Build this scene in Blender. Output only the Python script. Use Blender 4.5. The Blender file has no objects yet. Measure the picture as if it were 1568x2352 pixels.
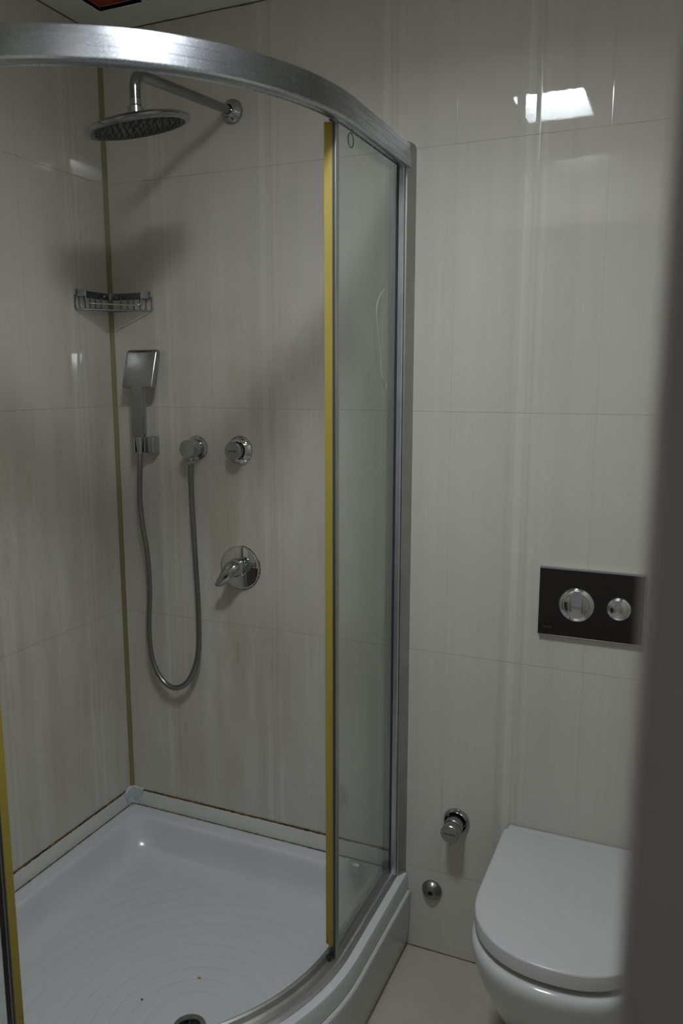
import bpy, bmesh, math, random
from mathutils import Vector, Matrix
random.seed(4)
S = bpy.context.scene
C = S.collection
PI = math.pi

# ------------------------------------------------------------------ camera
cam_d = bpy.data.cameras.new('camera'); cam = bpy.data.objects.new('camera', cam_d); C.objects.link(cam)
cam_d.sensor_fit = 'VERTICAL'; cam_d.sensor_height = 36.0; cam_d.sensor_width = 24.0
cam_d.lens = 1832.6 / 2352 * 36.0
cam_d.clip_start = 0.01; cam_d.clip_end = 50
CAM = Vector((1.50911, -1.85603, 1.51058))
yaw, pit, rol = 0.407784, 0.164793, 0.000765
fw = Vector((-math.sin(yaw)*math.cos(pit), math.cos(yaw)*math.cos(pit), -math.sin(pit)))
rt = Vector((math.cos(yaw), math.sin(yaw), 0)); up = rt.cross(fw)
r2 = math.cos(rol)*rt + math.sin(rol)*up; u2 = -math.sin(rol)*rt + math.cos(rol)*up
M = Matrix((( r2.x, u2.x, -fw.x, CAM.x), (r2.y, u2.y, -fw.y, CAM.y), (r2.z, u2.z, -fw.z, CAM.z), (0, 0, 0, 1)))
cam.matrix_world = M
cam_d.dof.use_dof = True; cam_d.dof.focus_distance = 2.1; cam_d.dof.aperture_fstop = 3.5
S.camera = cam

# ------------------------------------------------------------------ world, exposure
LAMP = (1.03, -1.045); LAMP_HX, LAMP_HY = 0.112, 0.142
LAMP_STRENGTH = 40.0
LAMP_COLOR = (0.90, 0.97, 1.0, 1)
w = bpy.data.worlds.new('world'); S.world = w; w.use_nodes = True
w.node_tree.nodes['Background'].inputs[0].default_value = (0.9, 0.92, 1.0, 1)
w.node_tree.nodes['Background'].inputs[1].default_value = 0.07
S.view_settings.view_transform = 'Standard'; S.view_settings.look = 'None'
S.view_settings.gamma = 1.0; S.view_settings.use_curve_mapping = False
S.view_settings.exposure = 1.0

# ------------------------------------------------------------------ helpers
def thing(name, label, cat, loc=(0, 0, 0), group=None):
    o = bpy.data.objects.new(name, None); C.objects.link(o); o.location = loc
    o.empty_display_size = 0.05
    o['label'] = label; o['category'] = cat
    if group: o['group'] = group
    return o

def wloc(o):
    v = Vector(o.location)
    while o.parent: o = o.parent; v += Vector(o.location)
    return v

def obj(name, bm, m, parent=None, smooth=None, label=None):
    me = bpy.data.meshes.new(name)
    bmesh.ops.recalc_face_normals(bm, faces=bm.faces[:])
    bm.to_mesh(me); bm.free()
    o = bpy.data.objects.new(name, me); C.objects.link(o)
    if m: me.materials.append(m)
    if parent:
        o.parent = parent; off = wloc(parent)
        me.transform(Matrix.Translation(-off))
    if smooth is not None:
        for p in me.polygons: p.use_smooth = True
        try: me.set_sharp_from_angle(angle=math.radians(smooth))
        except Exception: pass
    if label: o['label'] = label
    return o

def solo(name, bm, m, label, cat, smooth=None, group=None):
    o = obj(name, bm, m, None, smooth); o['label'] = label; o['category'] = cat
    if group: o['group'] = group
    return o

def struct(name, bm, m, parent=None, smooth=None):
    o = obj(name, bm, m, parent, smooth)
    if not parent: o['kind'] = 'structure'
    return o

def B(): return bmesh.new()

def box(bm, x0, x1, y0, y1, z0, z1, bev=0.0, seg=2, rot=None):
    t = bmesh.new(); bmesh.ops.create_cube(t, size=1.0)
    for v in t.verts:
        v.co = Vector(((x0+x1)/2 + v.co.x*(x1-x0), (y0+y1)/2 + v.co.y*(y1-y0), (z0+z1)/2 + v.co.z*(z1-z0)))
    if bev > 0: bmesh.ops.bevel(t, geom=t.edges[:], offset=bev, segments=seg, affect='EDGES', profile=0.5)
    if rot is not None: bmesh.ops.transform(t, matrix=rot, verts=t.verts)
    merge(bm, t); return bm

def merge(bm, t):
    m = bpy.data.meshes.new('tmp'); t.to_mesh(m); t.free(); bm.from_mesh(m); bpy.data.meshes.remove(m)

def lathe(bm, prof, origin, axis=(0, 0, 1), n=48, sx=1.0):
    """prof: (r, h) pairs, revolved about `axis` at origin, h along the axis"""
    a = Vector(axis).normalized(); q = Vector((0, 0, 1)).rotation_difference(a)
    o = Vector(origin); rings = []
    for r, h in prof:
        if r < 1e-6: rings.append([bm.verts.new(o + q @ Vector((0, 0, h)))])
        else: rings.append([bm.verts.new(o + q @ Vector((r*math.cos(2*PI*k/n)*sx, r*math.sin(2*PI*k/n), h))) for k in range(n)])
    for A, D in zip(rings, rings[1:]):
        if len(A) == 1 and len(D) == 1: continue
        for k in range(n):
            k2 = (k+1) % n
            if len(A) == 1: bm.faces.new((A[0], D[k], D[k2]))
            elif len(D) == 1: bm.faces.new((A[k], A[k2], D[0]))
            else: bm.faces.new((A[k], A[k2], D[k2], D[k]))
    return bm

def catmull(pts, n=10):
    P = [Vector(p) for p in pts]; P = [2*P[0]-P[1]] + P + [2*P[-1]-P[-2]]; out = []
    for i in range(1, len(P)-2):
        a, b, c, d = P[i-1], P[i], P[i+1], P[i+2]
        for k in range(n):
            t = k/n
            out.append(0.5*((2*b)+(c-a)*t+(2*a-5*b+4*c-d)*t*t+(3*b-a-3*c+d)*t**3))
    out.append(P[-2].copy()); return out

def tube(bm, pts, r, n=10, caps=True):
    """r: number or function of index"""
    P = [Vector(p) for p in pts]; rings = []; prev = None
    for i, p in enumerate(P):
        t = (P[min(i+1, len(P)-1)] - P[max(i-1, 0)]).normalized()
        if prev is None:
            ref = Vector((0, 0, 1)) if abs(t.z) < 0.9 else Vector((1, 0, 0))
            a = t.cross(ref).normalized()
        else: a = (prev - t*prev.dot(t)).normalized()
        prev = a; b = t.cross(a); rr = r(i) if callable(r) else r
        rings.append([bm.verts.new(p + a*math.cos(2*PI*k/n)*rr + b*math.sin(2*PI*k/n)*rr) for k in range(n)])
    for A, D in zip(rings, rings[1:]):
        for k in range(n): bm.faces.new((A[k], A[(k+1) % n], D[(k+1) % n], D[k]))
    if caps: bm.faces.new(rings[0][::-1]); bm.faces.new(rings[-1])
    return bm

def resample(P, step):
    out = [P[0].copy()]; acc = 0; L = [0]
    for a, b in zip(P, P[1:]): L.append(L[-1]+(b-a).length)
    n = int(L[-1]/step); j = 0
    for i in range(1, n+1):
        s = i*L[-1]/n
        while j < len(L)-2 and L[j+1] < s: j += 1
        t = (s-L[j])/max(1e-9, L[j+1]-L[j]); out.append(P[j].lerp(P[j+1], t))
    return out

def round_path(pts, r, n=6):
    """polyline with rounded corners"""
    P = [Vector(p) for p in pts]; out = [P[0]]
    for i in range(1, len(P)-1):
        a = (P[i-1]-P[i]); b = (P[i+1]-P[i]); rr = min(r, a.length*0.49, b.length*0.49)
        p0 = P[i]+a.normalized()*rr; p2 = P[i]+b.normalized()*rr
        for k in range(n+1):
            t = k/n; out.append((1-t)**2*p0 + 2*(1-t)*t*P[i] + t*t*p2)
    out.append(P[-1]); return out

def loft(bm, loops, cap0=True, cap1=True):
    R = [[bm.verts.new(p) for p in L] for L in loops]; n = len(R[0])
    for A, D in zip(R, R[1:]):
        for k in range(n): bm.faces.new((A[k], A[(k+1) % n], D[(k+1) % n], D[k]))
    if cap0: bm.faces.new(R[0][::-1])
    if cap1: bm.faces.new(R[-1])
    return bm

# quadrant path of the shower: straight 0.35, quarter arc, straight 0.35
Q = 0.35
def stations(r, y_start=0.0, y_end=None, full=True, ang_end=PI/2, n_arc=64):
    st = []
    for i in range(5): st.append(((Q, y_start + (-Q-y_start)*i/4), (1, 0)))
    k = 1
    while k <= n_arc and (PI/2)*k/n_arc <= ang_end+1e-6:
        a = (PI/2)*k/n_arc; st.append(((Q, -Q), (math.cos(a), -math.sin(a)))); k += 1
    if full:
        for i in range(1, 5): st.append(((Q*(1-i/4), -Q), (0, -1)))
    return st

def sweep(bm, poly, st, caps=True):
    """poly: (r, z) closed outline swept over the stations"""
    loops = [[Vector((b[0]+nn[0]*r, b[1]+nn[1]*r, z)) for r, z in poly] for b, nn in st]
    return loft(bm, loops, caps, caps)

def mirror_q(bm):
    """swap sides of the quadrant: (x, y) -> (-y, -x)"""
    for v in bm.verts: v.co = Vector((-v.co.y, -v.co.x, v.co.z))
    return bm

# ------------------------------------------------------------------ materials
def mat(name):
    m = bpy.data.materials.new(name); m.use_nodes = True; nt = m.node_tree
    return m, nt, nt.nodes['Principled BSDF']

def N(nt, t, **kw):
    n = nt.nodes.new(t)
    for k, v in kw.items():
        if k.startswith('i_'): n.inputs[k[2:]].default_value = v
        else: setattr(n, k, v)
    return n

def math_n(nt, op, a, b=None, c=None, clamp=False):
    n = nt.nodes.new('ShaderNodeMath'); n.operation = op; n.use_clamp = clamp
    for i, v in enumerate((a, b, c)):
        if v is None: continue
        if hasattr(v, 'is_output'): nt.links.new(v, n.inputs[i])
        else: n.inputs[i].default_value = v
    return n.outputs[0]

def noise(nt, vec, scale, detail=3, rough=0.5, dist=0.0):
    n = nt.nodes.new('ShaderNodeTexNoise'); n.inputs['Scale'].default_value = scale
    n.inputs['Detail'].default_value = detail; n.inputs['Roughness'].default_value = rough
    n.inputs['Distortion'].default_value = dist
    nt.links.new(vec, n.inputs['Vector']); return n.outputs['Fac']

def ramp(nt, fac, stops, interp='LINEAR'):
    n = nt.nodes.new('ShaderNodeValToRGB'); n.color_ramp.interpolation = interp
    e = n.color_ramp.elements
    while len(e) < len(stops): e.new(0.5)
    for i, (p, c) in enumerate(stops):
        e[i].position = p; e[i].color = c if len(c) == 4 else (*c, 1)
    nt.links.new(fac, n.inputs[0]); return n.outputs[0]

def g(v): return (v, v, v, 1)

def mix(nt, fac, a, b, blend='MIX'):
    n = nt.nodes.new('ShaderNodeMix'); n.data_type = 'RGBA'; n.blend_type = blend
    for sock, v in ((n.inputs[0], fac), (n.inputs[6], a), (n.inputs[7], b)):
        if hasattr(v, 'is_output'): nt.links.new(v, sock)
        else: sock.default_value = v
    return n.outputs[2]

def vec_scale(nt, vec, s):
    n = nt.nodes.new('ShaderNodeMapping'); n.inputs['Scale'].default_value = s
    nt.links.new(vec, n.inputs['Vector']); return n.outputs[0]

def bump(nt, bsdf, h, strength, dist=0.002, extra=None):
    n = nt.nodes.new('ShaderNodeBump'); n.inputs['Strength'].default_value = strength
    n.inputs['Distance'].default_value = dist; nt.links.new(h, n.inputs['Height'])
    if extra: nt.links.new(extra, n.inputs['Normal'])
    nt.links.new(n.outputs[0], bsdf.inputs['Normal']); return n.outputs[0]

TW, TH, TZ = 0.3318, 0.6, 0.2347
def tile_mat(name, axis, joint, dirt=1.0, base=(0.57, 0.548, 0.498)):
    """large glossy cream tiles, 0.33 x 0.60 m, with soft vertical stripes; axis 'X' or 'Y'"""
    m, nt, b = mat(name); L = nt.links
    tc = N(nt, 'ShaderNodeTexCoord').outputs['Object']
    sep = N(nt, 'ShaderNodeSeparateXYZ'); L.new(tc, sep.inputs[0])
    u = sep.outputs[axis]; z = sep.outputs['Z']
    su = math_n(nt, 'DIVIDE', math_n(nt, 'SUBTRACT', u, joint), TW)
    sv = math_n(nt, 'DIVIDE', math_n(nt, 'SUBTRACT', z, TZ), TH)
    fu = math_n(nt, 'FRACT', math_n(nt, 'ADD', su, 20)); fv = math_n(nt, 'FRACT', math_n(nt, 'ADD', sv, 20))
    # stripes across one tile
    st = ramp(nt, fu, [(0.0, g(.50)), (.10, g(.54)), (.30, g(.50)), (.395, g(.47)), (.41, g(.30)), (.455, g(.36)),
                       (.475, g(.66)), (.515, g(.60)), (.53, g(.34)), (.56, g(.40)), (.60, g(.60)), (.64, g(.46)),
                       (.655, g(.52)), (.78, g(.44)), (.90, g(.53)), (1.0, g(.50))])
    stf = math_n(nt, 'SUBTRACT', st, 0.5)
    # fine silk streaks along the height
    comb = N(nt, 'ShaderNodeCombineXYZ'); L.new(u, comb.inputs[0]); L.new(z, comb.inputs[2])
    streak = noise(nt, vec_scale(nt, comb.outputs[0], (75, 1, 1.3)), 1.0, 4, .6)
    streak2 = noise(nt, vec_scale(nt, comb.outputs[0], (260, 1, 22)), 1.0, 2, .6)
    cloud = noise(nt, comb.outputs[0], 2.2, 4, .55)
    vein_n = noise(nt, comb.outputs[0], 5.0, 3, .5, 1.2)
    vein = math_n(nt, 'SUBTRACT', 1.0, math_n(nt, 'MULTIPLY', math_n(nt, 'ABSOLUTE', math_n(nt, 'SUBTRACT', vein_n, .5)), 130), clamp=True)
    vein = math_n(nt, 'MULTIPLY', vein, math_n(nt, 'GREATER_THAN', cloud, .53))
    val = math_n(nt, 'ADD', 1.0, math_n(nt, 'MULTIPLY', stf, .56))
    val = math_n(nt, 'ADD', val, math_n(nt, 'MULTIPLY', math_n(nt, 'SUBTRACT', streak, .5), .13))
    val = math_n(nt, 'ADD', val, math_n(nt, 'MULTIPLY', math_n(nt, 'SUBTRACT', streak2, .5), .05))
    val = math_n(nt, 'ADD', val, math_n(nt, 'MULTIPLY', math_n(nt, 'SUBTRACT', cloud, .5), .14))
    val = math_n(nt, 'ADD', val, math_n(nt, 'MULTIPLY', vein, .05))
    vc = N(nt, 'ShaderNodeCombineXYZ')
    for i in range(3): L.new(val, vc.inputs[i])
    col = mix(nt, 1.0, (*base, 1), vc.outputs[0], 'MULTIPLY')
    # ochre soap-scum, running down the tiles
    sc = noise(nt, vec_scale(nt, comb.outputs[0], (9, 1, 1.6)), 1.0, 4, .6)
    zone = noise(nt, comb.outputs[0], 1.7, 2, .5)
    low = math_n(nt, 'SUBTRACT', 1.0, math_n(nt, 'MULTIPLY', math_n(nt, 'ABSOLUTE', math_n(nt, 'SUBTRACT', z, 0.85)), .75), clamp=True)
    f = math_n(nt, 'MULTIPLY', ramp(nt, sc, [(.38, g(0)), (.66, g(1))]), ramp(nt, zone, [(.35, g(.25)), (.65, g(1))]))
    inshower = math_n(nt, 'SUBTRACT', 1.0, math_n(nt, 'MULTIPLY', math_n(nt, 'SUBTRACT', math_n(nt, 'ABSOLUTE', u), .72), 5.0), clamp=True)
    f = math_n(nt, 'MULTIPLY', math_n(nt, 'MULTIPLY', f, low), math_n(nt, 'MULTIPLY', inshower, .95*dirt))
    col = mix(nt, f, col, (0.34, 0.305, 0.19, 1))
    # joints
    du = math_n(nt, 'MULTIPLY', math_n(nt, 'MINIMUM', fu, math_n(nt, 'SUBTRACT', 1.0, fu)), TW)
    dv = math_n(nt, 'MULTIPLY', math_n(nt, 'MINIMUM', fv, math_n(nt, 'SUBTRACT', 1.0, fv)), TH)
    ju = math_n(nt, 'SUBTRACT', 1.0, math_n(nt, 'DIVIDE', du, .0011), clamp=True)
    jv = math_n(nt, 'SUBTRACT', 1.0, math_n(nt, 'DIVIDE', dv, .0011), clamp=True)
    gn = noise(nt, comb.outputs[0], 7.0, 4, .7)
    gcol = ramp(nt, gn, [(.35, (.30, .27, .21)), (.5, (.20, .165, .11)), (.68, (.07, .055, .04))])
    jm = math_n(nt, 'MAXIMUM', math_n(nt, 'MULTIPLY', ju, .16), math_n(nt, 'MULTIPLY', jv, .62))
    col = mix(nt, jm, col, gcol)
    L.new(col, b.inputs['Base Color'])
    rg = math_n(nt, 'ADD', .022, math_n(nt, 'MULTIPLY', math_n(nt, 'MULTIPLY', math_n(nt, 'SUBTRACT', math_n(nt, 'MULTIPLY', stf, -1.0), .09), 30.0, clamp=True), .55))
    rg = math_n(nt, 'ADD', rg, math_n(nt, 'MULTIPLY', f, .5))
    rg = math_n(nt, 'ADD', rg, math_n(nt, 'MULTIPLY', jm, .5))
    L.new(rg, b.inputs['Roughness'])
    b.inputs['IOR'].default_value = 1.5
    h = math_n(nt, 'SUBTRACT', 0.0, math_n(nt, 'MAXIMUM', math_n(nt, 'MULTIPLY', ju, .4), jv))
    # waviness of the glaze and the rounded tile edge
    wav = noise(nt, comb.outputs[0], 26, 2, .5); fine = noise(nt, comb.outputs[0], 160, 2, .6)
    h = math_n(nt, 'ADD', h, math_n(nt, 'MULTIPLY', wav, .14)); h = math_n(nt, 'ADD', h, math_n(nt, 'MULTIPLY', fine, .055))
    bump(nt, b, h, .35, .0008)
    return m

def simple(name, col, rough=.4, metal=0.0, ior=1.5, spec=None, var=0.0, vscale=20, bmp=0.0, bscale=200, col2=None, coat=0):
    m, nt, b = mat(name)
    b.inputs['Roughness'].default_value = rough; b.inputs['Metallic'].default_value = metal
    b.inputs['IOR'].default_value = ior
    if spec is not None: b.inputs['Specular IOR Level'].default_value = spec
    if coat: b.inputs['Coat Weight'].default_value = coat; b.inputs['Coat Roughness'].default_value = .05
    tc = N(nt, 'ShaderNodeTexCoord').outputs['Object']
    n = noise(nt, tc, vscale, 4, .6)
    c2 = col2 or tuple(c*(1-var) for c in col)
    nt.links.new(ramp(nt, n, [(.35, col), (.7, c2)]), b.inputs['Base Color'])
    if bmp: bump(nt, b, noise(nt, tc, bscale, 2), bmp, .001)
    return m

def chrome_mat(name, col=(.50, .50, .505), rough=.09, spots=.08):
    """chrome with dried lime film"""
    m, nt, b = mat(name)
    b.inputs['Metallic'].default_value = 1.0
    tc = N(nt, 'ShaderNodeTexCoord').outputs['Object']
    n = noise(nt, tc, 120, 5, .7); n2 = noise(nt, tc, 22, 3, .6)
    f = math_n(nt, 'MULTIPLY', n, n2)
    nt.links.new(ramp(nt, f, [(.12, tuple(c*.93 for c in col)), (.42, col)]), b.inputs['Base Color'])
    nt.links.new(math_n(nt, 'ADD', rough, math_n(nt, 'MULTIPLY', f, spots)), b.inputs['Roughness'])
    return m

def brushed(name, col=(.47, .48, .52), rough=.25):
    m, nt, b = mat(name)
    b.inputs['Metallic'].default_value = 1.0
    tc = N(nt, 'ShaderNodeTexCoord').outputs['Object']
    n = noise(nt, vec_scale(nt, tc, (4, 4, 900)), 1.0, 3, .6); n2 = noise(nt, tc, 14, 4, .6)
    sp = noise(nt, tc, 420, 3, .6)
    nt.links.new(ramp(nt, n2, [(.35, tuple(c*.86 for c in col)), (.65, col)]), b.inputs['Base Color'])
    r = math_n(nt, 'ADD', rough-.06, math_n(nt, 'MULTIPLY', n, .12))
    r = math_n(nt, 'ADD', r, math_n(nt, 'MULTIPLY', ramp(nt, sp, [(.55, g(0)), (.7, g(1))]), .06))
    nt.links.new(r, b.inputs['Roughness'])
    bump(nt, b, n, .12, .0004)
    return m

M_back = tile_mat('tile_back', 'X', 0.326)
M_left = tile_mat('tile_left', 'Y', -0.318)
M_plain_tile = tile_mat('tile_plain', 'Y', -0.30, 0.0)
M_front_tile = tile_mat('tile_front', 'X', 0.10, 0.0)
M_chrome = chrome_mat('chrome'); M_chrome_d = chrome_mat('chrome_limed', (.40, .40, .395), .22, .10)
M_mirror = chrome_mat('polished_chrome', (.72, .72, .72), .02, .04)
M_alu = brushed('brushed_aluminium'); M_alu2 = brushed('profile_aluminium', (.62, .66, .72), .34)
M_alu_g = brushed('grey_aluminium', (.47, .46, .45), .42)
M_wire = chrome_mat('wire_chrome', (.22, .23, .245), .20, .2)
M_acryl = simple('tray_apron_acrylic', (.56, .56, .55), .22, var=.04, vscale=6)
M_cer = simple('toilet_ceramic', (.60, .605, .60), .12, var=.02, vscale=4)
M_lid = simple('lid_plastic', (.565, .56, .565), .26, var=.03, vscale=5, bmp=.02, bscale=500)
M_pvc = simple('sealing_strip_pvc', (.62, .61, .59), .3, var=.06, vscale=10)
M_sil = simple('silicone_yellowed', (.235, .20, .085), .45, col2=(.19, .155, .065), vscale=5)
M_mould = simple('mouldy_sealant', (.17, .09, .02), .7, col2=(.012, .010, .006), vscale=22)
M_mould2 = simple('grey_mouldy_sealant', (.20, .17, .10), .7, col2=(.05, .045, .03), vscale=30)
M_black = simple('black_rubber', (.02, .02, .022), .5, var=.2)
M_dark = simple('dark_gasket', (.05, .055, .07), .4, var=.2)
M_cap = simple('white_cap', (.60, .64, .67), .5, var=.25, vscale=45)
M_ceil = simple('ceiling_plaster', (.70, .70, .66), .8, var=.05, vscale=3, bmp=.05)
M_red = simple('red_board', (.42, .05, .02), .6, col2=(.25, .03, .015), vscale=12)
M_frame = simple('door_frame_paint', (.40, .37, .315), .55, var=.15, vscale=8)
M_wood = simple('vanity_wood', (.09, .055, .03), .4, var=.3, vscale=10)
M_counter = simple('vanity_counter', (.45, .36, .2), .3, var=.2)
M_plate = simple('smoked_glass_plate', (.016, .014, .011), .06, ior=1.45, var=.1)
M_ink = simple('grey_print', (.07, .068, .06), .4); M_ink2 = simple('dark_print', (.05, .05, .05), .5)

# yellowed magnetic seal
m, nt, b = mat('yellowed_seal'); M_yellow = m
tc = N(nt, 'ShaderNodeNewGeometry').outputs['Position']; sp = N(nt, 'ShaderNodeSeparateXYZ'); nt.links.new(tc, sp.inputs[0])
nz = noise(nt, vec_scale(nt, tc, (3, 3, 1.2)), 1.0, 3)
c = ramp(nt, nz, [(.3, (.40, .30, .045)), (.7, (.30, .235, .04))])
spot = noise(nt, tc, 55, 3, .6)
endm = math_n(nt, 'SUBTRACT', 1.0, math_n(nt, 'DIVIDE', math_n(nt, 'SUBTRACT', sp.outputs['Z'], .24), .07), clamp=True)
c = mix(nt, math_n(nt, 'MULTIPLY', ramp(nt, spot, [(.5, g(0)), (.62, g(1))]), endm), c, (.05, .028, .008, 1))
topm = math_n(nt, 'DIVIDE', math_n(nt, 'SUBTRACT', sp.outputs['Z'], 1.80), .18, clamp=True)
c = mix(nt, math_n(nt, 'MULTIPLY', topm, .8), c, (.38, .25, .02, 1))
nt.links.new(c, b.inputs['Base Color']); b.inputs['Roughness'].default_value = .45

# thin clear glass: transparent with a fresnel reflection and slight green tint
m = bpy.data.materials.new('clear_glass'); m.use_nodes = True; nt = m.node_tree; nt.nodes.clear(); M_glass = m
out = N(nt, 'ShaderNodeOutputMaterial'); tr = N(nt, 'ShaderNodeBsdfTransparent'); gl = N(nt, 'ShaderNodeBsdfGlossy'); df = N(nt, 'ShaderNodeBsdfDiffuse')
tr.inputs[0].default_value = (.972, .985, .975, 1); gl.inputs['Roughness'].default_value = .015; gl.inputs[0].default_value = (.9, .95, .93, 1)
df.inputs[0].default_value = (.6, .64, .62, 1)
lw_ = N(nt, 'ShaderNodeLayerWeight'); lw_.inputs[0].default_value = .5
fr_ = math_n(nt, 'ADD', .035, math_n(nt, 'MULTIPLY', math_n(nt, 'POWER', lw_.outputs['Facing'], 5.0), .9))
mx = N(nt, 'ShaderNodeMixShader'); mx2 = N(nt, 'ShaderNodeMixShader')
tcg = N(nt, 'ShaderNodeTexCoord').outputs['Object']
film = math_n(nt, 'MULTIPLY', noise(nt, vec_scale(nt, tcg, (6, 6, 2)), 1.0, 4), .10)
nt.links.new(film, mx2.inputs[0]); nt.links.new(tr.outputs[0], mx2.inputs[1]); nt.links.new(df.outputs[0], mx2.inputs[2])
nt.links.new(fr_, mx.inputs[0]); nt.links.new(mx2.outputs[0], mx.inputs[1]); nt.links.new(gl.outputs[0], mx.inputs[2])
nt.links.new(mx.outputs[0], out.inputs[0])

# tray: glossy acrylic with anti-slip rings and staggered spokes moulded into the floor
DR = (0.598, -0.582)
m, nt, b = mat('tray_acrylic'); M_tray = m; L = nt.links
tc = N(nt, 'ShaderNodeNewGeometry').outputs['Position']; sp = N(nt, 'ShaderNodeSeparateXYZ'); L.new(tc, sp.inputs[0])
X, Y, Z = sp.outputs[0], sp.outputs[1], sp.outputs[2]
dx = math_n(nt, 'SUBTRACT', X, DR[0]); dy = math_n(nt, 'SUBTRACT', Y, DR[1])
rr = math_n(nt, 'SQRT', math_n(nt, 'ADD', math_n(nt, 'MULTIPLY', dx, dx), math_n(nt, 'MULTIPLY', dy, dy)))
an = math_n(nt, 'ARCTAN2', dy, dx)
q = math_n(nt, 'DIVIDE', math_n(nt, 'SUBTRACT', rr, .065), .0385); row = math_n(nt, 'FLOOR', q); fq = math_n(nt, 'FRACT', q)
ring = math_n(nt, 'SUBTRACT', 1.0, math_n(nt, 'DIVIDE', math_n(nt, 'MINIMUM', fq, math_n(nt, 'SUBTRACT', 1.0, fq)), .10), clamp=True)
cnt = math_n(nt, 'ADD', 10.0, math_n(nt, 'MULTIPLY', math_n(nt, 'FLOOR', math_n(nt, 'DIVIDE', row, 3.0)), 6.0))
fa = math_n(nt, 'FRACT', math_n(nt, 'ADD', math_n(nt, 'MULTIPLY', math_n(nt, 'DIVIDE', an, 2*PI), cnt), math_n(nt, 'ADD', math_n(nt, 'MULTIPLY', row, .5), 40)))
arcd = math_n(nt, 'MULTIPLY', math_n(nt, 'DIVIDE', math_n(nt, 'MINIMUM', fa, math_n(nt, 'SUBTRACT', 1.0, fa)), cnt), math_n(nt, 'MULTIPLY', rr, 2*PI))
spoke = math_n(nt, 'SUBTRACT', 1.0, math_n(nt, 'DIVIDE', arcd, .0045), clamp=True)
edge = math_n(nt, 'MINIMUM', math_n(nt, 'SUBTRACT', X, .125), math_n(nt, 'SUBTRACT', -0.125, Y))
qx = math_n(nt, 'MAXIMUM', math_n(nt, 'SUBTRACT', X, Q), 0.0); qy = math_n(nt, 'MAXIMUM', math_n(nt, 'SUBTRACT', math_n(nt, 'MULTIPLY', Y, -1.0), Q), 0.0)
arce = math_n(nt, 'SUBTRACT', .415, math_n(nt, 'SQRT', math_n(nt, 'ADD', math_n(nt, 'MULTIPLY', qx, qx), math_n(nt, 'MULTIPLY', qy, qy))))
edge = math_n(nt, 'MINIMUM', edge, arce)
mask = math_n(nt, 'MULTIPLY', math_n(nt, 'DIVIDE', edge, .012, clamp=True), math_n(nt, 'DIVIDE', math_n(nt, 'SUBTRACT', rr, .062), .006, clamp=True))
hh = math_n(nt, 'MULTIPLY', math_n(nt, 'MAXIMUM', ring, math_n(nt, 'MULTIPLY', spoke, .5)), mask)
border = math_n(nt, 'SUBTRACT', 1.0, math_n(nt, 'DIVIDE', math_n(nt, 'ABSOLUTE', edge), .004), clamp=True)
hh = math_n(nt, 'MAXIMUM', hh, math_n(nt, 'MULTIPLY', border, .6))
bump(nt, b, math_n(nt, 'MULTIPLY', hh, -1.0), .6, .0016)
n1 = noise(nt, tc, 5, 4)
L.new(ramp(nt, n1, [(.3, (.60, .62, .63)), (.7, (.575, .59, .60))]), b.inputs['Base Color'])
b.inputs['Roughness'].default_value = .17; b.inputs['IOR'].default_value = 1.49

# floor tiles
m, nt, b = mat('floor_tile'); M_floor = m; L = nt.links
tc = N(nt, 'ShaderNodeTexCoord').outputs['Object']
n1 = noise(nt, tc, 4, 5, .6); n2 = noise(nt, tc, 90, 3, .6)
col = ramp(nt, n1, [(.3, (.46, .43, .37)), (.7, (.41, .385, .33))])
sp = N(nt, 'ShaderNodeSeparateXYZ'); L.new(tc, sp.inputs[0])
jj = None
for s_, off in ((sp.outputs[0], .5), (sp.outputs[1], .0)):
    f_ = math_n(nt, 'FRACT', math_n(nt, 'ADD', math_n(nt, 'DIVIDE', math_n(nt, 'ADD', s_, off), .6), 20))
    d_ = math_n(nt, 'MULTIPLY', math_n(nt, 'MINIMUM', f_, math_n(nt, 'SUBTRACT', 1.0, f_)), .6)
    j_ = math_n(nt, 'SUBTRACT', 1.0, math_n(nt, 'DIVIDE', d_, .0015), clamp=True)
    jj = j_ if jj is None else math_n(nt, 'MAXIMUM', jj, j_)
col = mix(nt, math_n(nt, 'MULTIPLY', jj, .3), col, (.16, .13, .08, 1))
L.new(col, b.inputs['Base Color']); b.inputs['Roughness'].default_value = .38
bump(nt, b, n2, .06, .001)

# ------------------------------------------------------------------ structure
RX = 1.75; CZ = 2.414; FY0, FY1 = -1.565, -1.455
bm = B(); box(bm, -0.1, RX+.1, 0.0, 0.1, -0.05, CZ+.12); struct('wall_back', bm, M_back)
bm = B(); box(bm, -0.1, 0.0, FY0, 0.0, -0.05, CZ+.12); struct('wall_left', bm, M_left)
bm = B(); box(bm, RX, RX+.1, FY0, 0.0, -0.05, CZ+.12); struct('wall_right', bm, M_plain_tile)
DX0, DX1, DZ = 0.72, 1.535, 2.13
bm = B(); box(bm, 0.0, DX0, FY0, FY1, 0, CZ+.1); box(bm, DX1, RX, FY0, FY1, 0, CZ+.1); box(bm, DX0, DX1, FY0, FY1, DZ, CZ+.1)
struct('wall_front', bm, M_front_tile)
bm = B(); box(bm, -0.1, RX+.1, -3.2, 0.0, -0.08, 0.0); struct('floor', bm, M_floor)
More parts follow.
